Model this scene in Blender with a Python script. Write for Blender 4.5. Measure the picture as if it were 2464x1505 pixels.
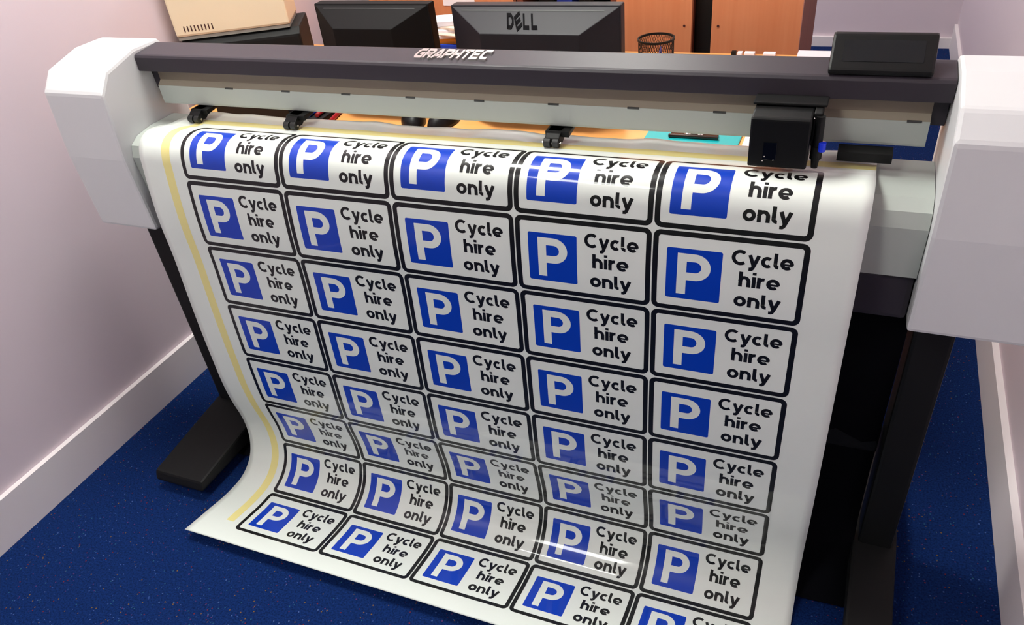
import bpy, bmesh, math, random
from mathutils import Vector, Matrix
for o in list(bpy.data.objects): bpy.data.objects.remove(o)
C = bpy.context.scene.collection
sc = bpy.context.scene
rnd = random.Random(7)
PI = math.pi

# ------------------------------------------------------------------ camera
F_PX, CX, CY = 1854.9956, 1252.562, 845.749
cd = bpy.data.cameras.new('camera'); cam = bpy.data.objects.new('camera', cd); C.objects.link(cam)
cd.sensor_fit = 'HORIZONTAL'; cd.sensor_width = 36.0
cd.lens = F_PX / 2464 * 36
cd.shift_x = (1232 - CX) / 2464
cd.shift_y = (CY - 752.5) / 2464
cd.clip_start = 0.02
R0 = (0.9239731472341554, 0.37101593462586313, -0.09284826031648113)
R1 = (0.15704021225232703, -0.5893998537075653, -0.7924305548014563)
R2 = (-0.34872911396360906, 0.7176036431769957, -0.6028540589321256)
m = Matrix(((R0[0], -R1[0], -R2[0]), (R0[1], -R1[1], -R2[1]), (R0[2], -R1[2], -R2[2])))
cam.matrix_world = Matrix.Translation((0.59669956, -1.1146899, 1.35918849)) @ m.to_4x4()
sc.camera = cam

# ------------------------------------------------------------------ world, exposure
w = bpy.data.worlds.new('world'); sc.world = w; w.use_nodes = True
w.node_tree.nodes['Background'].inputs[0].default_value = (.9, .92, 1, 1)
w.node_tree.nodes['Background'].inputs[1].default_value = 0.1
sc.view_settings.view_transform = 'Standard'; sc.view_settings.look = 'None'
sc.view_settings.gamma = 1; sc.view_settings.use_curve_mapping = False
sc.view_settings.exposure = 0.18
LAMP = 34.0          # radiance of the fluorescent ceiling panels
LAMPCOL = (.98, 1.0, 0.93)

# ------------------------------------------------------------------ materials
def srgb(r, g, b):
    f = lambda c: (c/255/12.92) if c/255 <= .04045 else ((c/255+.055)/1.055)**2.4
    return (f(r), f(g), f(b), 1)
def mat(name, col, rough=.5, metal=0, coat=0, coat_rough=.05, spec=.5, noise=None, emit=None):
    M = bpy.data.materials.new(name); M.use_nodes = True
    n = M.node_tree.nodes; L = M.node_tree.links; b = n['Principled BSDF']
    b.inputs['Base Color'].default_value = col; b.inputs['Roughness'].default_value = rough
    b.inputs['Metallic'].default_value = metal; b.inputs['Coat Weight'].default_value = coat
    b.inputs['Coat Roughness'].default_value = coat_rough; b.inputs['Specular IOR Level'].default_value = spec
    if emit:
        b.inputs['Emission Color'].default_value = (*emit[:3], 1); b.inputs['Emission Strength'].default_value = emit[3]
    if noise:   # (scale, bump strength, colour variation)
        tc = n.new('ShaderNodeTexCoord'); t = n.new('ShaderNodeTexNoise'); t.inputs['Scale'].default_value = noise[0]
        t.inputs['Detail'].default_value = 4; L.new(tc.outputs['Object'], t.inputs['Vector'])
        if noise[1]:
            bp = n.new('ShaderNodeBump'); bp.inputs['Strength'].default_value = noise[1]; bp.inputs['Distance'].default_value = .002
            L.new(t.outputs['Fac'], bp.inputs['Height']); L.new(bp.outputs['Normal'], b.inputs['Normal'])
        if noise[2]:
            mx = n.new('ShaderNodeMixRGB'); mx.blend_type = 'MULTIPLY'; mx.inputs[0].default_value = noise[2]
            mx.inputs[1].default_value = col; L.new(t.outputs['Fac'], mx.inputs[2]); L.new(mx.outputs[0], b.inputs['Base Color'])
    return M

def wood(name, c1, c2, axis='Z', rough=.45, scale=1.0):
    M = mat(name, c1, rough); n = M.node_tree.nodes; L = M.node_tree.links; b = n['Principled BSDF']
    tc = n.new('ShaderNodeTexCoord'); mp = n.new('ShaderNodeMapping')
    s = {'Z': (45, 45, 2.0), 'X': (2.0, 45, 45)}[axis]
    mp.inputs['Scale'].default_value = tuple(q*scale for q in s)
    t = n.new('ShaderNodeTexNoise'); t.inputs['Scale'].default_value = 1; t.inputs['Detail'].default_value = 6
    r = n.new('ShaderNodeValToRGB'); r.color_ramp.elements[0].position = .3; r.color_ramp.elements[1].position = .7
    r.color_ramp.elements[0].color = c2; r.color_ramp.elements[1].color = c1
    L.new(tc.outputs['Object'], mp.inputs[0]); L.new(mp.outputs[0], t.inputs['Vector'])
    L.new(t.outputs['Fac'], r.inputs[0]); L.new(r.outputs[0], b.inputs['Base Color'])
    return M

def carpet_mat():
    M = mat('speckled_blue_carpet', srgb(22, 48, 105), .95, spec=.1); n = M.node_tree.nodes; L = M.node_tree.links
    b = n['Principled BSDF']; tc = n.new('ShaderNodeTexCoord')
    nz = n.new('ShaderNodeTexNoise'); nz.inputs['Scale'].default_value = 260; nz.inputs['Detail'].default_value = 3
    L.new(tc.outputs['Object'], nz.inputs['Vector'])
    base = n.new('ShaderNodeValToRGB'); base.color_ramp.elements[0].position = .3; base.color_ramp.elements[1].position = .72
    base.color_ramp.elements[0].color = srgb(6, 24, 66); base.color_ramp.elements[1].color = srgb(16, 46, 104)
    L.new(nz.outputs['Fac'], base.inputs[0]); cur = base.outputs[0]
    for sc_, thr, keep, off in ((150, .22, .80, 0), (95, .16, .62, 3.3)):
        add = n.new('ShaderNodeVectorMath'); add.operation = 'ADD'; add.inputs[1].default_value = (off, off*.7, 0)
        L.new(tc.outputs['Object'], add.inputs[0])
        v = n.new('ShaderNodeTexVoronoi'); v.inputs['Scale'].default_value = sc_; v.inputs['Randomness'].default_value = 1
        L.new(add.outputs[0], v.inputs['Vector'])
        lt = n.new('ShaderNodeMath'); lt.operation = 'LESS_THAN'; lt.inputs[1].default_value = thr
        L.new(v.outputs['Distance'], lt.inputs[0])
        sep = n.new('ShaderNodeSeparateColor'); L.new(v.outputs['Color'], sep.inputs[0])
        gt = n.new('ShaderNodeMath'); gt.operation = 'GREATER_THAN'; gt.inputs[1].default_value = keep
        L.new(sep.outputs[0], gt.inputs[0])
        mu = n.new('ShaderNodeMath'); mu.operation = 'MULTIPLY'; L.new(lt.outputs[0], mu.inputs[0]); L.new(gt.outputs[0], mu.inputs[1])
        rp = n.new('ShaderNodeValToRGB'); rp.color_ramp.interpolation = 'CONSTANT'
        cols = [srgb(70, 92, 140), srgb(110, 38, 48), srgb(52, 76, 130), srgb(116, 84, 50), srgb(84, 52, 100), srgb(42, 86, 110)]
        e = rp.color_ramp.elements; e[0].color = cols[0]; e[1].position = 1/6; e[1].color = cols[1]
        for k in range(2, 6):
            q = e.new(k/6); q.color = cols[k]
        L.new(sep.outputs[1], rp.inputs[0])
        mx = n.new('ShaderNodeMixRGB'); L.new(mu.outputs[0], mx.inputs[0]); L.new(cur, mx.inputs[1]); L.new(rp.outputs[0], mx.inputs[2])
        cur = mx.outputs[0]
    L.new(cur, b.inputs['Base Color'])
    bp = n.new('ShaderNodeBump'); bp.inputs['Strength'].default_value = .6; bp.inputs['Distance'].default_value = .003
    L.new(nz.outputs['Fac'], bp.inputs['Height']); L.new(bp.outputs['Normal'], b.inputs['Normal'])
    return M

def gloss(name, col):
    return mat(name, col, .4, coat=.55, coat_rough=.06, spec=.25)
M_VINYL = gloss('white_vinyl', (.77, .815, .77, 1))
M_YELLOW = gloss('pale_yellow_print', srgb(236, 224, 150))
M_INK = gloss('black_ink', (.004, .004, .005, 1))
M_BLUE = gloss('blue_ink', (.0, .042, .46, 1))
M_WHITEP = gloss('white_print', (.77, .815, .77, 1))
M_COVER = mat('dark_grey_plastic', srgb(52, 47, 54), .42, spec=.35, noise=(900, .05, 0))
M_ENDS = mat('pale_grey_housing', srgb(214, 214, 216), .4)
M_ALU = mat('grey_painted_metal', srgb(170, 175, 170), .38, noise=(700, .03, 0))
M_ALUW = mat('tan_grey_rail', srgb(158, 147, 132), .4)
M_BAND = mat('brown_grey_rail', srgb(132, 118, 104), .42)
M_BLACK = mat('black_plastic', srgb(12, 12, 13), .45, spec=.25)
M_BLACKM = mat('matt_black_plastic', srgb(9, 9, 10), .6, spec=.3)
M_SLOT = mat('slot_dark', srgb(60, 60, 60), .6)
M_RUBBER = mat('black_rubber', (.006, .006, .006, 1), .5)
M_SHADE = mat('shade_black', (.004, .004, .006, 1), .95, spec=.05)
M_CHROME = mat('chrome', (.92, .92, .84, 1), .2, metal=1)
M_STEEL = mat('steel', (.55, .52, .5, 1), .25, metal=1)
M_BLUEK = mat('blue_plastic', (.01, .04, .75, 1), .3)
M_MON_SHADE = mat('shaded_monitor_plastic', srgb(10, 8, 9), .65, spec=.2)  # same monitor plastic darkened, its weaker light put into the colour
M_MON = mat('monitor_plastic', srgb(34, 32, 38), .45, spec=.25, noise=(1200, .04, 0))
M_MONL = mat('monitor_logo_plastic', srgb(10, 9, 12), .9, spec=.1)
M_DESK = wood('beech_desktop', srgb(246, 176, 104), srgb(236, 160, 90), 'X', .35)
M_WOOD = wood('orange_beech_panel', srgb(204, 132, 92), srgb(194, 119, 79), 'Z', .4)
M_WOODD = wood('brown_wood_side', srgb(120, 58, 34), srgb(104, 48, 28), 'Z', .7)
M_WALL = mat('painted_wall', srgb(214, 199, 208), .85, noise=(60, .05, 0))
M_CEIL = mat('ceiling_tile', (.6, .6, .58, 1), .9)
M_WALLF = mat('grey_green_wall', srgb(128, 136, 126), .85, noise=(60, .05, 0))
M_SKIRT = mat('skirting_paint', srgb(232, 224, 226), .5)
M_BEIGE = mat('beige_plastic', srgb(232, 214, 184), .5, noise=(400, .05, 0))
M_PAPER = mat('paper', srgb(236, 228, 234), .7)
M_PAPERB = mat('cream_paper', srgb(222, 196, 176), .7)
M_ORANGE = mat('orange_card', srgb(240, 160, 50), .6)
M_BLUEC = mat('blue_card', srgb(30, 70, 205), .5)
M_TEAL = mat('teal_board', srgb(20, 168, 172), .4)
M_RED = mat('red_plastic', srgb(150, 20, 30), .4)
M_BROWN = mat('brown_glaze', srgb(70, 36, 36), .35)
M_LILAC = mat('lilac_plastic', srgb(90, 90, 170), .4)
M_FRAME = mat('lamp_frame', (.7, .7, .7, 1), .5)

# ------------------------------------------------------------------ helpers
def link(name, me, parent=None, loc=None):
    o = bpy.data.objects.new(name, me); C.objects.link(o)
    if parent: o.parent = parent
    if loc is not None: o.location = loc
    return o
def tag(o, label=None, cat=None, group=None, kind=None):
    if label: o['label'] = label
    if cat: o['category'] = cat
    if group: o['group'] = group
    if kind: o['kind'] = kind
    return o
def empty(name, loc, rz=0):
    o = bpy.data.objects.new(name, None); C.objects.link(o); o.location = loc; o.rotation_euler = (0, 0, rz)
    o.empty_display_size = .02
    return o
class MB:
    def __init__(s): s.v = []; s.f = []; s.mi = []
    def add(s, vs, fs, mi=0):
        k = len(s.v); s.v += [tuple(q) for q in vs]
        for f in fs: s.f.append([i+k for i in f]); s.mi.append(mi)
        return s
    def box(s, x0, x1, y0, y1, z0, z1, mi=0):
        v = [(x, y, z) for z in (z0, z1) for y in (y0, y1) for x in (x0, x1)]
        return s.add(v, [(0, 2, 3, 1), (4, 5, 7, 6), (0, 1, 5, 4), (2, 6, 7, 3), (0, 4, 6, 2), (1, 3, 7, 5)], mi)
    def cyl(s, p0, p1, r0, r1=None, n=24, mi=0, cap=True):
        r1 = r0 if r1 is None else r1
        p0 = Vector(p0); p1 = Vector(p1); d = (p1-p0).normalized()
        a = d.orthogonal().normalized(); b = d.cross(a)
        v = []
        for p, r in ((p0, r0), (p1, r1)):
            for i in range(n):
                t = 2*PI*i/n; v.append(p + a*math.cos(t)*r + b*math.sin(t)*r)
        f = [(i, (i+1) % n, n+(i+1) % n, n+i) for i in range(n)]
        if cap: f += [tuple(range(n-1, -1, -1)), tuple(range(n, 2*n))]
        return s.add(v, f, mi)
    def lathe(s, prof, c=(0, 0, 0), n=32, mi=0):
        v = [(c[0]+r*math.cos(2*PI*i/n), c[1]+r*math.sin(2*PI*i/n), c[2]+z) for r, z in prof for i in range(n)]
        f = [(k*n+i, k*n+(i+1) % n, (k+1)*n+(i+1) % n, (k+1)*n+i) for k in range(len(prof)-1) for i in range(n)]
        return s.add(v, f, mi)
    def extrude_x(s, prof, x0, x1, mi=0, caps=True):
        # prof: closed list of (y, z)
        n = len(prof); v = [(x0, y, z) for y, z in prof] + [(x1, y, z) for y, z in prof]
        f = [(i, (i+1) % n, n+(i+1) % n, n+i) for i in range(n)]
        if caps: f += [tuple(range(n-1, -1, -1)), tuple(range(n, 2*n))]
        return s.add(v, f, mi)
    def build(s, name, mats, parent=None, loc=None, bevel=0, smooth=False, rot=None, seg=2):
        me = bpy.data.meshes.new(name); me.from_pydata(s.v, [], s.f)
        if not isinstance(mats, (list, tuple)): mats = [mats]
        for q in mats: me.materials.append(q)
        me.polygons.foreach_set('material_index', s.mi)
        bm = bmesh.new(); bm.from_mesh(me); bmesh.ops.recalc_face_normals(bm, faces=bm.faces)
        if bevel:
            ed = [e for e in bm.edges if len(e.link_faces) == 2 and e.calc_face_angle(0) > .35]
            bmesh.ops.bevel(bm, geom=ed, offset=bevel, segments=seg, profile=.6, affect='EDGES', clamp_overlap=True)
        bm.to_mesh(me); bm.free()
        if smooth: me.polygons.foreach_set('use_smooth', [True]*len(me.polygons))
        o = link(name, me, parent, loc)
        if rot: o.rotation_euler = rot
        return o

# ------------------------------------------------------------------ setting
XL, XR, YF, YB, ZC = -1.10, 1.02, -3.0, 3.48, 2.6
def struct(name, x0, x1, y0, y1, z0, z1, m):
    o = MB().box(x0, x1, y0, y1, z0, z1).build(name, m); o['kind'] = 'structure'; return o
struct('floor', XL-.1, XR+.1, YF-.1, YB+.1, -.08, 0, carpet_mat())
struct('ceiling', XL-.1, XR+.1, YF-.1, YB+.1, ZC, ZC+.1, M_CEIL)
struct('wall_left', XL-.1, XL, YF, YB, 0, ZC, M_WALL)
struct('wall_right', XR, XR+.1, YF, YB, 0, ZC, M_WALL)
struct('wall_back', XL-.1, XR+.1, YB, YB+.1, 0, ZC, M_WALL)
struct('wall_front', XL-.1, XR+.1, YF-.1, YF, 0, ZC, M_WALLF)
struct('baseboard_back', XL, XR, YB-.02, YB, 0, .05, M_SKIRT)
struct('baseboard_right', XR-.015, XR, YF, YB-.02, 0, .12, M_SKIRT)
struct('baseboard_left', XL, XL+.015, YF, YB-.02, 0, .12, M_SKIRT)

for k, (x, y) in enumerate([(-.45, .28), (-.5, -1.75), (-.5, 2.5)]):  # third panel is an added fill; the first two follow the sheet's highlights
    t = empty('ceiling_light', (x, y, ZC-.001))
    tag(t, ['square ceiling panel light above the cutting machine', 'square ceiling panel light behind the photographer near the left wall',
            'added unseen ceiling panel light for ambience, over the far end of the room by the back wall'][k],
        'ceiling light', 'ceiling panel lights')
    f = MB(); h = .3
    for a in ((-h, h, -h, -h+.025), (-h, h, h-.025, h), (-h, -h+.025, -h+.025, h-.025), (h-.025, h, -h+.025, h-.025)):
        f.box(a[0], a[1], a[2], a[3], -.03, 0)
    f.build('frame', M_FRAME, t)
    MB().box(-h+.026, h-.026, -h+.026, h-.026, -.02, -.004).build('diffuser', mat('lamp_diffuser', (.9, .9, .9, 1), .5, emit=(*LAMPCOL, LAMP*(1.3, .85, 1.0)[k])), t)

# ------------------------------------------------------------------ the sheet profile (side view of the hanging vinyl)
U = .23; V = .6044*.23; X0 = -2.5*U; Z0 = .8527303898508828
VS = [0.0, 0.2, 0.4, 0.6, 0.8, 1.0, 1.5, 2.0, 2.5, 3.0, 3.5, 4.0, 4.5, 5.0, 5.4, 5.7, 6.0, 6.3, 6.6, 7.0, 7.5, 8.0, 8.5, 9.2]
TH = [104.3, 96.4, 71.6, 29.8, 8.1, 8.9, 5.6, -0.6, 3.4, 3.2, 2.1, 0.8, 0.7, -4.8, -10.4, -3.6, 7.8, 24.2, 52.3, 88.4, 102.1, 101.4, 100.7, 99.7]
def interp(x, xs, ys):
    if x <= xs[0]: return ys[0]
    for i in range(len(xs)-1):
        if x <= xs[i+1]: return ys[i] + (ys[i+1]-ys[i])*(x-xs[i])/(xs[i+1]-xs[i])
    return ys[-1]
VEND = 8.302
NST = 2000; PROF = [(0.0, Z0)]
for i in range(NST):
    t = math.radians(interp((i+.5)*9.0/NST, VS, TH)); d = V*9.0/NST
    y, z = PROF[-1]; PROF.append((y-math.sin(t)*d, z-math.cos(t)*d))
# behind v=0 the sheet lies back over the platen, runs under the rollers and turns down at the rear
BACK = [(0.0, Z0), (.008, Z0-.0025), (.018, Z0-.0045), (.03, Z0-.0052), (.06, Z0-.0057), (.085, Z0-.006), (.094, Z0-.008), (.101, Z0-.014), (.104, Z0-.024), (.105, Z0-.10)]
def surf(v, off=0.0):
    """v in rows; returns y, z, pushed out along the normal by off"""
    if v >= 0:
        lift = .0022*math.exp(-((v-7.15)/.7)**2)
        f = v*NST/9.0; i = min(int(f), NST-1); a = f-i
        y = PROF[i][0]*(1-a)+PROF[i+1][0]*a; z = PROF[i][1]*(1-a)+PROF[i+1][1]*a
        t = math.radians(interp(v, VS, TH))
        return y - math.cos(t)*off, z + lift + math.sin(t)*off
    s = -v*V; acc = 0
    for (a, b) in zip(BACK, BACK[1:]):
        L = math.hypot(b[0]-a[0], b[1]-a[1])
        if s <= acc+L or b is BACK[-1]:
            k = (s-acc)/L; d = ((b[0]-a[0])/L, (b[1]-a[1])/L)
            return a[0]+(b[0]-a[0])*k - d[1]*off, a[1]+(b[1]-a[1])*k + d[0]*off
        acc += L

sheet = empty('printed_vinyl_sheet', (0, 0, 0))
tag(sheet, 'long glossy white vinyl sheet of blue and black parking signs curling to the floor', 'vinyl sheet')
UL, UR = -.452, 5.292
def wav(x, y):
    # slight buckles where the sheet lies on the platen
    k = max(0., min(1., (y-.035)/.05))
    return .0016*k*(math.sin(x*21+1)+.6*math.sin(x*47)+.4*math.sin(x*83+2))
def sheet_strip(name, u0, u1, v0, v1, off, mat_, nu, parent, dv=.04, taper=None):
    n = max(2, int((v1-v0)/dv)); vs_ = [v0+(v1-v0)*i/n for i in range(n+1)]
    verts = []; faces = []
    for v in vs_:
        y, z = surf(v, off)
        for j in range(nu+1):
            a, b = (u0, u1) if not taper else taper(v)
            x = X0 + (a+(b-a)*j/nu)*U
            verts.append((x, y, z+wav(x, y)))
    for i in range(n):
        for j in range(nu): a = i*(nu+1)+j; faces.append((a, a+1, a+nu+2, a+nu+1))
    return verts, faces
vt, fc = sheet_strip('sheet', UL, UR, -1.35, VEND, 0, M_VINYL, 90, sheet, .03)
me = bpy.data.meshes.new('sheet'); 
# give it thickness: a second skin just behind
vt2, _ = sheet_strip('sheet', UL, UR, -1.35, VEND, -.00035, M_VINYL, 90, sheet, .03)
k = len(vt); nu = 91; nr = k//nu
faces = list(fc) + [tuple(q+k for q in reversed(f)) for f in fc]
for i in range(nr-1):
    a = i*nu; faces.append((a, a+nu, a+nu+k, a+k)); b = a+nu-1; faces.append((b+nu, b, b+k, b+nu+k))
for j in range(nu-1):
    a = (nr-1)*nu+j; faces.append((a+1, a, a+k, a+1+k)) ; faces.append((j, j+1, j+1+k, j+k))
me.from_pydata(vt+vt2, [], faces); me.materials.append(M_VINYL)
me.polygons.foreach_set('use_smooth', [i < 2*len(fc) for i in range(len(me.polygons))])
link('sheet', me, sheet)
def strip_obj(name, args, off, m, nu, taper=None):
    v_, f_ = sheet_strip(name, *args, off, m, nu, sheet, .03, taper)
    q = bpy.data.meshes.new(name); q.from_pydata(v_, [], f_); q.materials.append(m)
    q.polygons.foreach_set('use_smooth', [True]*len(q.polygons)); o = link(name, q, sheet)
    return o
# yellow line printed across the top and down the left margin
o = strip_obj('yellow_line', (-.175, UR, -.345, -.205), .00015, M_YELLOW, 90)
o['label'] = 'pale yellow line across the top margin'
o = strip_obj('yellow_line', (-.175, -.12, -.205, 7.85), .00015, M_YELLOW, 2,
          taper=lambda v: (-.205+.045*min(1, max(0, (v-4.6)/1.6)), -.115+.045*min(1, max(0, (v-4.6)/1.6))))
o['label'] = 'pale yellow line down the left margin'

# ------------------------------------------------------------------ flat artwork in millimetres, later wrapped on the sheet
def arc(cx, cy, rx, ry, a0, a1, n=14):
    return [(cx+rx*math.cos(math.radians(a0+(a1-a0)*i/n)), cy+ry*math.sin(math.radians(a0+(a1-a0)*i/n))) for i in range(n+1)]
def stroke(pts, wd, closed=False):
    """quad strip along a polyline with mitred joins -> verts, faces (2D)"""
    n = len(pts); L = []; Rr = []
    for i in range(n):
        if closed: a, b, c = pts[i-1], pts[i], pts[(i+1) % n]
        else: a, b, c = pts[max(i-1, 0)], pts[i], pts[min(i+1, n-1)]
        def un(p, q):
            d = (q[0]-p[0], q[1]-p[1]); l = math.hypot(*d); return None if l < 1e-9 else (d[0]/l, d[1]/l)
        d1 = un(a, b); d2 = un(b, c); d1 = d1 or d2; d2 = d2 or d1
        n1 = (-d1[1], d1[0]); n2 = (-d2[1], d2[0]); mx = n1[0]+n2[0]; my = n1[1]+n2[1]; l = math.hypot(mx, my)
        if l < .3: mx, my, l = n2[0], n2[1], 1
        mx /= l; my /= l; s = min(2.0, 1/max(.3, mx*n2[0]+my*n2[1])) * wd/2
        L.append((b[0]+mx*s, b[1]+my*s)); Rr.append((b[0]-mx*s, b[1]-my*s))
    v = L+Rr; f = [(i, n+i, n+(i+1) % n, (i+1) % n) for i in range(n if closed else n-1)]
    return v, f
W_ = .215; H2 = W_/2; XH = .73; CYL = XH/2; RX = .24; RY = XH/2-H2
GL = {  # strokes (centre lines, baseline 0, cap height 1) and advance width
 'C': ([arc(.475, .5, .38, .5-H2, 48, 312, 22)], .86),
 'c': ([arc(.33, CYL, RX, RY, 48, 312, 18)], .59),
 'o': ([('closed', arc(.33, CYL, RX, RY, 0, 345, 23))], .66),
 'e': ([('thin', [(.36-.265, CYL-.035), (.36+.265+.05, CYL-.035)]), arc(.36, CYL, .265, RY, -8, 312, 24)], .71),
 'n': ([[(H2, 0), (H2, XH)], arc(.325, .36, .235, XH-H2-.36, 180, 0, 14)+[(.56, 0)]], .655),
 'h': ([[(H2, 0), (H2, 1)], arc(.325, .36, .235, XH-H2-.36, 180, 0, 14)+[(.56, 0)]], .655),
 'i': ([[(H2, 0), (H2, XH)], [(H2, .84), (H2, 1.02)]], .19),
 'r': ([[(H2, 0), (H2, XH)], arc(.36, .33, .265, XH-H2-.33, 180, 80, 9)], .44),
 'l': ([[(H2, 1), (H2, .26)]+arc(H2+.175, .26, .175, .26-H2, 180, 275, 9)], .30),
 'y': ([[(.075, XH), (.315, .04)], [(.575, XH), (.30, -.05)]+[(.25, -.15), (.19, -.19), (.06, -.19)]], .65),
}
def text_mesh(s, a0, a1, base, H, gap=.085):
    """s set between a0..a1 (mm) with baseline b=base measured downwards"""
    tot = sum(GL[c][1] for c in s)+gap*(len(s)-1); sx = (a1-a0)/tot; x = 0; V_ = []; F_ = []
    for c in s:
        st, adv = GL[c]
        for q in st:
            cl = q[0] == 'closed'; wd = W_*.62 if q[0] == 'thin' else W_
            if isinstance(q[0], str): q = q[1]
            v, f = stroke(q, wd, cl); k = len(V_)
            V_ += [(a0+(x+px_)*sx, base-py_*H) for px_, py_ in v]; F_ += [tuple(i+k for i in g) for g in f]
        x += adv+gap
    return V_, F_
def rrect(x0, x1, y0, y1, r, n=6):
    return arc(x1-r, y1-r, r, r, 0, 90, n)+arc(x0+r, y1-r, r, r, 90, 180, n)+arc(x0+r, y0+r, r, r, 180, 270, n)+arc(x1-r, y0+r, r, r, 270, 360, n)
UM, VM = 230.0, V*1000
def wrap(parts, row, mats, name):
    """parts: (verts2d, faces, material index, offset) -> mesh wrapped round the sheet in that row, x from 0"""
    bm = bmesh.new(); lay = bm.verts.layers.float.new('off')
    for vts, fcs, mi, off in parts:
        vs_ = []
        for a, b in vts:
            q = bm.verts.new((a, b, 0)); q[lay] = off; vs_.append(q)
        for f in fcs:
            g = bm.faces.new([vs_[i] for i in f]); g.material_index = mi
    step = 2.6 if row in (0, 5, 6) else 5.0
    b = step
    while b < VM:
        bmesh.ops.bisect_plane(bm, geom=list(bm.verts)+list(bm.edges)+list(bm.faces), plane_co=(0, b, 0), plane_no=(0, 1, 0), dist=1e-4)
        b += step
    for q in bm.verts:
        y, z = surf(row+q.co.y/VM, q[lay]*.001); q.co = Vector((q.co.x*.001, y, z))
    # outward facing normals: away from the paper
    me = bpy.data.meshes.new(name); bm.normal_update()
    y0, z0 = surf(row+.5, 0); y1, z1 = surf(row+.5, .01); out = Vector((0, y1-y0, z1-z0))
    fl = [f for f in bm.faces if f.normal.dot(out) < 0]
    if fl: bmesh.ops.reverse_faces(bm, faces=fl)
    for f in bm.faces: f.smooth = True
    bm.to_mesh(me); bm.free()
    for q in mats: me.materials.append(q)
    return me
def ring(o_, i_):
    n = len(o_); return o_+i_, [(k, (k+1) % n, n+(k+1) % n, n+k) for k in range(n)]
BO = rrect(1.2, UM-1.2, 1.6, VM-1.6, 11.5); BI = rrect(9.6, UM-9.6, 9.8, VM-9.8, 4.2)
bl = rrect(.101*UM, .467*UM, .205*VM, .825*VM, 3.0)
pa = lambda a: a*UM
pb = lambda b: b*VM
# white letter P: outline as outer bowl + counter ring plus stem
def letter_p():
    x0, xs, x1 = pa(.174), pa(.237), pa(.396); t0, ti, bi, b0, bb = pb(.262), pb(.355), pb(.487), pb(.582), pb(.762)
    ro = (b0-t0)/2; ri = (bi-ti)/2
    rxo = 24; rxi = 9.5
    xo = x1-rxo; xi = x1-14.2-rxi
    outer = [(xs, t0), ((xs+xo)/2, t0)] + arc(xo, (t0+b0)/2, rxo, ro, -90, 90, 20) + [((xs+xo)/2, b0), (xs, b0)]
    inner = [(xs, ti), ((xs+xi)/2, ti)] + arc(xi, (ti+bi)/2, rxi, ri, -90, 90, 20) + [((xs+xi)/2, bi), (xs, bi)]
    n = len(outer); v = outer+inner; f = [(i, i+1, n+i+1, n+i) for i in range(n-1)]
    k = len(v); v = v+[(x0, t0), (xs, t0), (xs, bb), (x0, bb)]; f.append((k, k+1, k+2, k+3))
    return v, f
CAP = .178*VM
for row in range(8):
    mb = wrap([(*ring(BO, BI), 0, .15)], row, [M_INK], 'sign_border')
    pv, pf = letter_p()
    ms = wrap([(bl, [tuple(range(len(bl)))], 0, .15), (pv, pf, 1, .3)], row, [M_BLUE, M_WHITEP], 'parking_symbol')
    tv = []; tf = []
    for s, a0, a1, bs in (('Cycle', .524, .905, .327), ('hire', .580, .838, .578), ('only', .563, .858, .828)):
        v_, f_ = text_mesh(s, pa(a0), pa(a1), pb(bs), CAP); k = len(tv); tv += v_; tf += [tuple(i+k for i in g) for g in f_]
    mt = wrap([(tv, tf, 0, .15)], row, [M_INK], 'lettering')
    for col in range(5):
        x = X0+col*U
        b = link('sign_border', mb, sheet, (x, 0, 0))
        link('parking_symbol', ms, b); link('lettering', mt, b)

# ------------------------------------------------------------------ vinyl cutter
cut = empty('vinyl_cutter', (0, .08, 0))
tag(cut, 'wide grey vinyl cutting machine with dark top cover standing on the blue carpet', 'vinyl cutter')
def cp(mb, name, m, **k):
    return mb.build(name, m, cut, loc=(0, -.08, 0), **k)
XA, XB = -.72, .70
b = MB()
prof = [(.045, .9430), (.045, .9690), (.0475, .9732), (.052, .9747), (.11, .9800), (.118, .978), (.122, .972), (.122, .90), (.075, .90), (.073, .9430)]
b.extrude_x(prof, XA-.02, XB+.02)
cover = cp(b, 'top_cover', M_COVER, bevel=.0008)
b = MB(); b.extrude_x([(.0705, .9185), (.0705, .936), (.0735, .9428), (.105, .9428), (.105, .9185)], XA, XB); cp(b, 'upper_rail', M_BAND)
b = MB(); b.extrude_x([(.0605, .9103), (.0705, .9185), (.105, .9185), (.105, .9103)], XA, XB); cp(b, 'rail_ledge', M_ALUW)
b = MB(); b.extrude_x([(.0600, .9102), (.105, .9102), (.105, .872), (.064, .872), (.0608, .8735), (.0600, .877)], XA, XB); rail = cp(b, 'rail', M_ALU)
for k in range(10):
    x = -.403-.135+k*.1353
    s = MB().box(x-.0095, x+.0095, .0590, .0625, .9085, .9112).build('slot', M_SLOT, rail)
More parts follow.
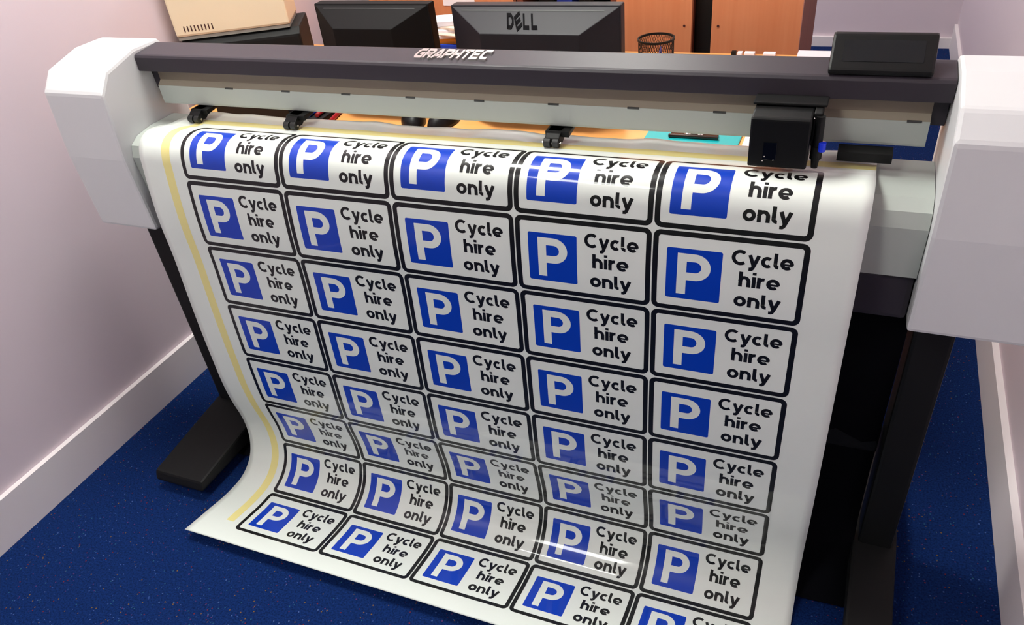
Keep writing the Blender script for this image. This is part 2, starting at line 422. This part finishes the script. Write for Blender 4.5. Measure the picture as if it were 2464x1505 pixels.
# platen and body
b = MB(); b.extrude_x([(-.045, .72), (-.05, .80), (-.042, .822), (-.02, .834), (.02, .840), (.090, .840), (.094, .836), (.094, .72)], XA-.02, XB+.02)
cp(b, 'platen', M_ALU, smooth=False)
b = MB().box(XA-.02, XB+.02, -.035, .092, .64, .7198); cp(b, 'lower_body', M_COVER, bevel=.008)
for s in (-1, 1):
    x0, x1 = (-.90, XA-.021) if s < 0 else (XB+.021, .90)
    b = MB(); b.extrude_x([(-.065, .64), (-.07, .80), (-.06, .93), (-.03, .965), (.05, .985), (.12, .985), (.14, .96), (.14, .64)], x0, x1)
    e = cp(b, 'end_housing', M_ENDS, bevel=.006)
    # stand leg and foot
    lx = -.79 if s < 0 else .77; hw_ = .075 if s < 0 else .04
    b = MB().box(lx-hw_+.01, lx+hw_-.01, .0, .08, .06, .64); lg = cp(b, 'stand_leg', M_BLACKM, bevel=.006)
    b = MB(); b.extrude_x([(-.26, .03), (-.25, .055), (0, .085), (.1, .085), (.36, .055), (.37, .03)], lx-hw_, lx+hw_); ft = cp(b, 'stand_foot', M_BLACKM, bevel=.006)
    for yy in (-.22, .33):
        MB().cyl((lx-.012, yy, .018), (lx+.012, yy, .018), .018, n=20).build('caster', M_RUBBER, ft, bevel=.003)
b = MB().box(-.74, .735, .03, .06, .30, .36); cp(b, 'stand_crossbar', M_BLACKM, bevel=.004)
# black cloth added between the legs, standing in for the shadow on the carpet
b = MB(); pr_ = [(.012, .63), (.02, .45), (.035, .25), (.03, .12), (-.02, .035), (-.105, .012)]
n = len(pr_); vv_ = []; ff = []
for j in range(21):
    x = -.738+(.733+.738)*j/20
    vv_ += [(x, y+.004*math.sin(j*1.3+i), z) for i, (y, z) in enumerate(pr_)]
for j in range(20):
    for i in range(n-1): ff.append((j*n+i, j*n+i+1, (j+1)*n+i+1, (j+1)*n+i))
b.add(vv_, ff); q = cp(b, 'shade_cloth', M_SHADE, smooth=True)
so = q.modifiers.new('th', 'SOLIDIFY'); so.thickness = .0012
# control panel on top at the right
b = MB(); b.extrude_x([(.047, .976), (.047, .983), (.088, 1.020), (.100, 1.020), (.104, .9812)], .5560, .69)
cpn = cp(b, 'control_panel', M_BLACK, bevel=.004)
b = MB(); b.add([(.572, .0565, .9922), (.675, .0565, .9922), (.675, .0805, 1.0139), (.572, .0805, 1.0139)], [(0, 1, 2, 3)])
b.build('screen', mat('panel_screen', (.01, .012, .014, 1), .1), cpn)
# pinch rollers
for x in (-.385, .1440, -.62):
    b = MB(); b.extrude_x([(.028, .8525), (.028, .864), (.036, .870), (.044, .8718), (.072, .8718), (.062, .862), (.046, .852)], x-.013, x+.013)
    b.extrude_x([(.040, .862), (.040, .8718), (.085, .8718), (.085, .868)], x-.016, x+.026)
    a = cp(b, 'pinch_roller_arm', M_BLACK, bevel=.0015)
    r = MB().cyl((x-.0145, .030, .8560), (x-.0025, .030, .8560), .0078, n=24).cyl((x+.001, .030, .8560), (x+.012, .030, .8560), .0078, n=24)
    r.build('pinch_roller', M_RUBBER, a, bevel=.001)
    MB().cyl((x-.018, .030, .8560), (x+.015, .030, .8560), .0022, n=12).build('roller_axle', M_STEEL, a)
cp(MB().box(.586, .66, .030, .0598, .8575, .8715), 'end_stop', M_BLACKM, bevel=.001)
# cutting carriage
b = MB(); b.extrude_x([(-.030, .8670), (-.030, .9370), (-.026, .9405), (.044, .9425), (.0590, .9425), (.0590, .8760), (.012, .8665)], .4675, .5485)
car = cp(b, 'carriage', M_BLACK, bevel=.003)
MB().box(.464, .5640, .010, .044, .9428, .9470).build('carriage_lid', M_BLACKM, car, bevel=.0015)
MB().box(.488, .5065, -.0312, -.0298, .8790, .9050).build('window', mat('window_dark', (.002, .002, .002, 1), .15), car, bevel=.0004)
for (gx, gz) in ((.4905, .8835), (.503, .8790), (.4885, .8770)):  # tiny chrome beads standing in for glints on the carriage
    MB().lathe([(.0001, .0011), (.0011, 0), (.0001, -.0011)], (gx, -.0315, gz), 10).build('glint_bead', M_CHROME, car)
b = MB().box(.5490, .5600, -.012, .040, .8950, .9425); sl = b.build('tool_arm', M_BLACKM, car, bevel=.002)
b = MB().cyl((.5585, -.012, .9390), (.5585, -.012, .8960), .0062, .0068, n=20).cyl((.5585, -.012, .8960), (.5585, -.012, .8780), .0082, n=20).cyl((.5585, -.012, .8780), (.5585, -.012, .8640), .0060, .0046, n=20)
th_ = b.build('tool_holder', M_BLACK, car)
MB().cyl((.5655, -.017, .8905), (.5655, -.017, .9035), .0052, n=16).build('blue_knob', M_BLUEK, th_, bevel=.001)
MB().lathe([(.0001, .0011), (.0011, 0), (.0001, -.0011)], (.5505, -.019, .938), 10).build('glint_bead', M_CHROME, car)
for ch in ('window', 'glint_bead', 'carriage_lid', 'tool_arm', 'tool_holder'): pass

# raised metal badge on the top cover
def glyph_box(st, wd):  # list of polylines
    V_ = []; F_ = []
    for q in st:
        v, f = stroke(q, wd); k = len(V_); V_ += v; F_ += [tuple(i+k for i in g) for g in f]
    return V_, F_
LG = {'G': [[(.95, 1-.1), (.3, .9), (.12, .72), (.12, .28), (.3, .1), (.9, .1), (.9, .5), (.52, .5)]],
      'R': [[(.12, 0), (.12, .9), (.75, .9), (.9, .78), (.9, .6), (.78, .46), (.15, .46)], [(.55, .46), (.92, 0)]],
      'A': [[(.02, 0), (.45, .9), (.62, .9), (.92, 0)], [(.2, .3), (.82, .3)]],
      'P': [[(.12, 0), (.12, .9), (.75, .9), (.9, .78), (.9, .55), (.75, .42), (.15, .42)]],
      'H': [[(.12, 0), (.12, 1)], [(.88, 0), (.88, 1)], [(.12, .5), (.88, .5)]],
      'T': [[(0, .9), (1, .9)], [(.5, .9), (.5, 0)]],
      'E': [[(.95, .9), (.12, .9), (.12, .1), (.95, .1)], [(.12, .5), (.85, .5)]],
      'C': [[(.95, .9), (.3, .9), (.12, .72), (.12, .28), (.3, .1), (.9, .1)]],
      'D': [[(.12, 0), (.12, .9), (.6, .9), (.9, .65), (.9, .35), (.6, .1), (.12, .1)]],
      'L': [[(.12, 1), (.12, .1), (.9, .1)]]}
def logo(s, origin, ux, uy, nrm, cw, adv, h, th, wd, shear, rots={}):
    """solid letters standing on a face: ux, uy in-face directions, nrm outwards"""
    b = MB(); o = Vector(origin); ux = Vector(ux).normalized(); uy = Vector(uy).normalized(); nrm = Vector(nrm).normalized()
    for i, c in enumerate(s):
        v, f = glyph_box(LG[c], wd)
        if i in rots:
            a = math.radians(rots[i]); v = [(.5+(x-.5)*math.cos(a)-(y-.5)*math.sin(a), .5+(x-.5)*math.sin(a)+(y-.5)*math.cos(a)) for x, y in v]
        P3 = lambda x, y, zz: o+ux*(i*adv+x*cw+shear*y*h)+uy*(y*h)+nrm*zz
        for g in f:
            b.add([P3(*v[k], th) for k in g]+[P3(*v[k], -.0002) for k in g], [(0, 1, 2, 3), (7, 6, 5, 4), (0, 4, 5, 1), (1, 5, 6, 2), (2, 6, 7, 3), (3, 7, 4, 0)])
    return b
sy = Vector((0, .058, .0053)).normalized(); nn = Vector((0, -.0053, .058)).normalized()
def on_top(y): return .9747+(y-.052)*.0053/.058
Lb = logo('GRAPHTEC', (-.116, .064, on_top(.064)), (1, 0, 0), sy, nn, .0158, .0177, .036, .0034, .27, .0)
# italic slant
bd = Lb.build('maker_badge', M_CHROME, cut, loc=(0, -.08, 0)); bd['label'] = 'raised silver lettering on the dark cover'

# ------------------------------------------------------------------ desk behind and what stands on it
ZD = .70
desk = empty('office_desk', (-.25, .7, 0)); tag(desk, 'beech office desk behind the cutting machine', 'desk')
dl = (.25, -.7, 0)
MB().box(-1.08, .555, .30, 1.03, ZD-.028, ZD).build('desktop', M_DESK, desk, loc=dl, bevel=.002)
for x in (-1.04, -.3, .50): MB().box(x, x+.025, .34, 1.0, 0, ZD-.0285).build('desk_panel', M_WOOD, desk, loc=dl, bevel=.001)
MB().box(-1.01, .50, .98, .998, .30, ZD-.0285).build('modesty_panel', M_WOOD, desk, loc=dl)

def monitor(x0, x1, y, ztop, h, fx0, fx1, fz, fy, label, logo_on, MM=M_MON, dx=-.015):
    """x0..x1 outer back rim, bulge rectangle fx0..fx1 with top fz at depth fy"""
    xc = (x0+x1)/2; t = empty('computer_monitor', (xc, y+.03, ZD)); tag(t, label, 'monitor')
    l = (-xc, -(y+.03), -ZD)
    zb = ztop-h; fzb = zb+.05
    b = MB().box(x0, x1, y, y+.030, zb, ztop); cs = b.build('bezel', MM, t, loc=l, bevel=.003)
    v = [(x0+.003, y+.0005, zb+.003), (x1-.003, y+.0005, zb+.003), (x1-.003, y+.0005, ztop-.003), (x0+.003, y+.0005, ztop-.003),
         (fx0, fy, fzb), (fx1, fy, fzb), (fx1, fy, fz), (fx0, fy, fz)]
    MB().add(v, [(4, 5, 6, 7), (0, 1, 5, 4), (1, 2, 6, 5), (2, 3, 7, 6), (3, 0, 4, 7)]).build('back_shell', MM, t, loc=l, bevel=.0015)
    MB().box(x0+.012, x1-.012, y+.0302, y+.0312, zb+.012, ztop-.012).build('screen', mat('dark_screen', (.01, .01, .012, 1), .1), t, loc=l)
    # groove below the top rim, in the sloping face
    d = Vector((0, fy-(y+.0005), fz-(ztop-.003))); dn = d.normalized(); nr = Vector((0, dn.z, -dn.y)); nr = nr if nr.y < 0 else -nr
    g0 = Vector((0, y+.0005, ztop-.003))+dn*d.length*.12; g1 = Vector((0, y+.0005, ztop-.003))+dn*d.length*.17
    gv = []
    for q, off in ((g0, .0004), (g1, .0004)):
        for xx in (x0+.03, x1-.032): gv.append((xx, (q+nr*off).y, (q+nr*off).z))
    b = MB(); b.add([gv[0], gv[1], gv[3], gv[2]]+[(a, c-nr.y*.0008, e-nr.z*.0008) for a, c, e in (gv[0], gv[1], gv[3], gv[2])],
                    [(0, 1, 2, 3), (7, 6, 5, 4), (0, 4, 5, 1), (1, 5, 6, 2), (2, 6, 7, 3), (3, 7, 4, 0)])
    b.build('vent_groove', M_RUBBER, t, loc=l)
    if logo_on:
        q = Vector((0, y+.0005, ztop-.003))+dn*d.length*.82
        h_ = .56*d.length
        lb = logo('DELL', (-.107, q.y, q.z), (1, 0, 0), -dn, nr, .0150, .0185, h_, .0012, .25, -.30, {1: 25})
        lb.build('maker_logo', M_MONL, t, loc=l)
    sx = xc+dx
    b = MB().box(sx-.033, sx+.033, y-.012, y+.0, ZD+.012, zb+.13); b.build('stand_column', M_BLACK, t, loc=l, bevel=.003)
    b = MB().lathe([(.0001, .012), (.04, .012), (.052, .006), (.055, 0), (.0001, 0)], (sx, y+.035, ZD), 40); b.build('stand_base', M_BLACKM, t, loc=l)
    return t
monitor(-.260, .128, .50, .9535, .245, -.168, .0565, .9107, .44, 'larger dark grey computer monitor seen from behind, maker lettering on its lit back', True)
monitor(-.623, -.316, .50, .9565, .24, -.549, -.393, .9143, .45, 'smaller computer monitor seen from behind, coloured darker for its shade, beside the paper pile', False, M_MON_SHADE, -.045)

# black machine with a beige case on top, turned, against the left wall
ang = math.radians(28)
def rotbox(x0, x1, y0, y1, z0, z1): return MB().box(x0, x1, y0, y1, z0, z1)
t = empty('laser_printer', (-.775, .615, ZD), ang); tag(t, 'black laser printer on the desk under the beige case', 'printer')
MB().extrude_x([(0, 0), (0, .155), (.02, .17), (.17, .17), (.17, 0)], -.31, 0).build('body', M_BLACKM, t, bevel=.006)
MB().box(-.30, -.04, -.0008, .001, .03, .06).build('paper_slot', M_RUBBER, t)
t = empty('beige_computer_case', (-.797, .612, ZD+.1705), ang); tag(t, 'beige plastic case with small vent slots on top of the black printer', 'computer case')
MB().box(-.295, 0, 0, .145, .008, .20).build('shell', M_BEIGE, t, bevel=.006)
MB().box(-.292, -.003, .003, .142, 0, .0078).build('base_plate', mat('grey_base', srgb(150, 148, 140), .5), t)
for k in range(9): MB().box(-.27+k*.009, -.267+k*.009, -.0006, .001, .020, .034).build('vent_slot', M_BROWN, t)
# brown mug between printer and monitor
t = empty('mug', (-.74, .76, ZD)); tag(t, 'brown mug between the black printer and the smaller monitor', 'mug')
MB().lathe([(.0001, 0), (.034, 0), (.038, .01), (.038, .074), (.035, .074), (.033, .012), (.0001, .01)], n=32).build('cup', M_BROWN, t, smooth=True)
b = MB(); pts = arc(.038, .031, .020, .022, -80, 80, 10)
for p0, p1 in zip(pts, pts[1:]): b.cyl((p0[0], 0, p0[1]), (p1[0], 0, p1[1]), .005, n=10)
b.build('handle', M_BROWN, t, smooth=True)

# pile of papers between the monitors
zz = ZD+.0005; base = (-.415, .72)
items = [('box_file', .068, M_BLACKM, 'black box file at the bottom of the pile between the monitors', 'box file', 0, .0, .0),
         ('document_wallet', .020, M_RED, 'dark red document wallet in the pile between the monitors', 'document wallet', .04, .0, .0),
         ('folder', .018, M_BLUEC, 'bright blue folder in the pile between the monitors', 'folder', -.06, .022, -.006),
         ('folder', .013, M_ORANGE, 'orange folder on the blue folder between the monitors', 'folder', .05, -.006, -.002),
         ('paper_bundle', .008, M_PAPER, 'white paper bundle lying directly on the orange folder', 'paper', .22, .004, -.006),
         ('paper_bundle', .003, M_PAPERB, 'cream paper bundle between white ones in the pile', 'paper', -.20, 0, -.004),
         ('paper_bundle', .007, M_PAPER, 'thick white paper bundle near the top of the pile between the monitors', 'paper', .10, .006, .006),
         ('paper_bundle', .006, M_PAPERB, 'cream paper bundle second from the top of the pile between the monitors', 'paper', -.26, 0, .014),
         ('paper_bundle', .012, M_PAPER, 'white paper bundle topmost in the pile between the monitors', 'paper', .30, .006, .014)]
for nm, h, m_, lb, ct, rz, dx, dy in items:
    o = MB().box(-.070, .070, -.035, .035, 0, h).build(nm, m_, None, loc=(base[0]+dx, base[1]+.02+dy, zz), bevel=.001)
    o.rotation_euler = (0, 0, rz); tag(o, lb, ct, 'pile of papers and folders between the monitors'); zz += h+.0004

# mesh pen pot
t = empty('pen_pot', (.142, .745, ZD)); tag(t, 'black wire mesh pen pot on the desk in front of the wooden panel', 'pen pot')
b = MB(); r = .0415; hh = .118
for k in range(44):
    a = 2*PI*k/44
    for s in (-1, 1):
        pts = [(r*math.cos(a+s*i*.12), r*math.sin(a+s*i*.12), hh*i/8) for i in range(9)]
        for p0, p1 in zip(pts, pts[1:]): b.cyl(p0, p1, .00055, n=4, cap=False)
b.build('mesh_wall', M_BLACKM, t)
MB().lathe([(r-.001, hh-.003), (r+.0022, hh-.003), (r+.0022, hh+.002), (r-.001, hh+.002), (r-.001, hh-.003)], n=48).build('rim', M_BLACKM, t)
MB().lathe([(.0001, 0), (r, 0), (r, .004), (.0001, .004)], n=48).build('base', M_BLACKM, t)
for k, (dx, dy, l_, m_, lb) in enumerate([(.012, -.006, .098, M_LILAC, 'lilac pen standing in the mesh pot'), (-.018, .004, .070, M_BLUEC, 'short blue pen in the mesh pot, left of the lilac one'), (.004, .012, .070, M_PAPER, 'white pen in the mesh pot, behind the lilac one')]):
    q = empty('pen', (.142+dx, .745+dy, ZD+.0045)); tag(q, lb, 'pen', 'pens in the mesh pot')
    MB().cyl((0, 0, 0), (0, 0, l_-.02), .0045, n=14).build('barrel', m_, q)
    MB().cyl((0, 0, l_-.02), (0, 0, l_), .0045, .0012, n=14).build('tip', m_, q)

# things seen through the gap under the beam
def mouse(x, y, rz, lb):
    t = empty('computer_mouse', (x, y, ZD), rz); tag(t, lb, 'computer mouse')
    v = []; f = []; N = 20; Mq = 8
    for j in range(Mq+1):
        ph = PI/2*j/Mq
        for i in range(N):
            a = 2*PI*i/N; v.append((.030*math.cos(a)*math.cos(ph)**.7, .052*math.sin(a)*math.cos(ph)**.7, .034*math.sin(ph)))
    for j in range(Mq):
        for i in range(N): f.append((j*N+i, j*N+(i+1) % N, (j+1)*N+(i+1) % N, (j+1)*N+i))
    f.append(tuple(range(N-1, -1, -1)))
    MB().add(v, f).build('shell', M_BLACK, t, smooth=True)
    MB().cyl((-.003, .028, .027), (.003, .028, .027), .007, n=16).build('scroll_wheel', M_STEEL, t)
mouse(-.374, .446, .5, 'black computer mouse on the desk nearer the small monitor stand, seen under the beam')
mouse(-.294, .450, -.2, 'black computer mouse with bright glint on the desk, right of the other mouse')
t = empty('clipboard', (.295, .41, ZD)); tag(t, 'teal clipboard with metal clip lying on the desk under the beam', 'clipboard')
MB().box(-.100, .097, -.10, .075, .0003, .004).build('board', M_TEAL, t, bevel=.001)
cl = MB().box(-.048, .052, .035, .052, .0043, .0085).cyl((-.05, .034, .0085), (.054, .034, .0085), .0042, n=14).build('clip', mat('dark_clip', (.08, .06, .055, 1), .2, metal=1), t, bevel=.0006)
for xx in (-.012, .014): MB().lathe([(.0001, .0035), (.0055, .003), (.0065, 0)], (xx, .046, .0088), 20).build('clip_eye', M_CHROME, cl, smooth=True)
o = MB().box(-.04, .04, -.05, .05, 0, .004).build('paper_slip', M_PAPER, None, loc=(.440, .445, ZD+.0003)); tag(o, 'white paper slip beside the teal clipboard', 'paper')
o = MB().box(-.045, .045, -.06, .06, 0, .012).build('notebook', M_BLACKM, None, loc=(-.655, .455, ZD+.0003), bevel=.002); tag(o, 'black notebook lying on the desk left of the small monitor stand', 'notebook')
for k, (m_, x, lb) in enumerate([(M_BLUEC, -.652, 'blue marker pen on the black notebook'), (M_RED, -.632, 'red marker pen on the black notebook next to the blue one'), (M_RED, -.600, 'red marker pen alone beside the black notebook')]):
    t = empty('marker_pen', (x, .462, ZD+.0183 if k < 2 else ZD+.0058), .1*k)
    tag(t, lb, 'marker pen', 'marker pens by the notebook')
    MB().cyl((0, -.05, 0), (0, .03, 0), .0055, n=14).build('barrel', m_, t); MB().cyl((0, .03, 0), (0, .052, 0), .0056, .004, n=14).build('cap', M_LILAC if k == 0 else m_, t)
o = MB().box(-.115, .115, -.04, .04, 0, .040).build('ring_binder', M_BLACKM, None, loc=(-.81, .435, ZD+.0003), bevel=.002); tag(o, 'black ring binder on the desk in front of the black printer', 'ring binder')
# far edge of the desk
o = MB().box(-.045, .045, -.05, .05, 0, .012).build('note_block', M_PAPER, None, loc=(.490, .977, ZD+.0003), bevel=.001); tag(o, 'white note block at the right end of the desk', 'note block')
for x, w_, lb in ((.325, .026, 'white eraser on the far edge of the desk'), (.300, .012, 'small white chalk stub on the far desk edge left of the eraser'), (.375, .03, 'white sticky pad on the far desk edge right of the eraser')):
    o = MB().box(-w_/2, w_/2, -.01, .01, 0, .009).build({.026: 'eraser', .012: 'chalk_stub', .03: 'sticky_pad'}[w_], M_PAPER, None, loc=(x, 1.012, ZD+.0003), bevel=.001)
    tag(o, lb, {.026: 'eraser', .012: 'chalk', .03: 'sticky pad'}[w_])
o = MB().box(-.006, .006, -.006, .006, 0, .012).build('black_clip', M_BLACKM, None, loc=(.285, 1.01, ZD+.0003), bevel=.001); tag(o, 'small black clip on the far desk edge', 'clip')

# wooden cupboards behind the desk
def cupboard(x0, x1, y0, y1, h, label, front=M_WOOD, open_=False):
    xc = (x0+x1)/2; t = empty('cupboard', (xc, y0, 0)); tag(t, label, 'cupboard'); l = (-xc, -y0, 0)
    if not open_:
        MB().box(x0, x1, y0, y0+.02, .06, h).build('back_panel', front, t, loc=l, bevel=.001)
    else:
        MB().box(x0, x1, y1-.02, y1, .06, h).build('back_panel', M_BLACKM, t, loc=l)
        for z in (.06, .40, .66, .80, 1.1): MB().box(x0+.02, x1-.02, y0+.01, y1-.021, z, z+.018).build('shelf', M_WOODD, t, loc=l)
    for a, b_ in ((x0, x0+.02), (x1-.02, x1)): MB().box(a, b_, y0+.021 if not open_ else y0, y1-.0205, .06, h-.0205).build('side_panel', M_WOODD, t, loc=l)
    MB().box(x0, x1, y0+.0205, y1, h-.02, h).build('top_panel', M_WOOD, t, loc=l)
    MB().box(x0+.01, x1-.01, y0+.03, y1-.03, 0, .0595).build('plinth', M_BLACKM, t, loc=l)
    return t, l
t, l = cupboard(.189, .431, 1.20, 1.80, 1.30, 'orange wooden cupboard at the right, nearest the pale wall')
MB().box(.1345, .1885, 1.24, 1.26, .06, 1.30).build('gap_shade', M_BLACKM, t, loc=l)  # black sheet added to stand in for the shade between the cupboards
MB().cyl((.208, 1.1995, .722), (.208, 1.1985, .722), .0035, n=12).build('screw_hole', M_BROWN, t, loc=l)
t, l = cupboard(-.088, .133, 1.20, 1.80, 1.30, 'orange wooden cupboard behind the pen pot')
MB().cyl((.112, 1.1995, .722), (.112, 1.1985, .722), .0035, n=12).build('screw_hole', M_BROWN, t, loc=l)
cupboard(-.41, -.092, 1.22, 1.80, 1.30, 'dark open shelving between the wooden cupboards, above the larger monitor', open_=True)
cupboard(-.93, -.414, 1.20, 1.80, 1.30, 'orange wooden cupboard behind the paper pile, near the left wall')
o = MB().box(-.055, .055, -.0006, 0, 0, .12).build('paper_notice', M_PAPER, None, loc=(-.60, 1.1994, .776)); tag(o, 'white paper notice fixed on the wooden cupboard above the paper pile', 'notice')
for k, x in enumerate((-.33, -.27, -.20)):
    o = MB().box(-.025, .025, -.1, .1, 0, .10).build('storage_box', [M_BLACKM, M_BLUEC, M_BLACKM][k], None, loc=(x, 1.36, .679), bevel=.002)
    tag(o, ['small black storage box at the left of the dark shelf', 'small blue storage box on the dark shelf', 'small black storage box right of the blue one on the dark shelf'][k], 'storage box', 'boxes on the dark shelf')
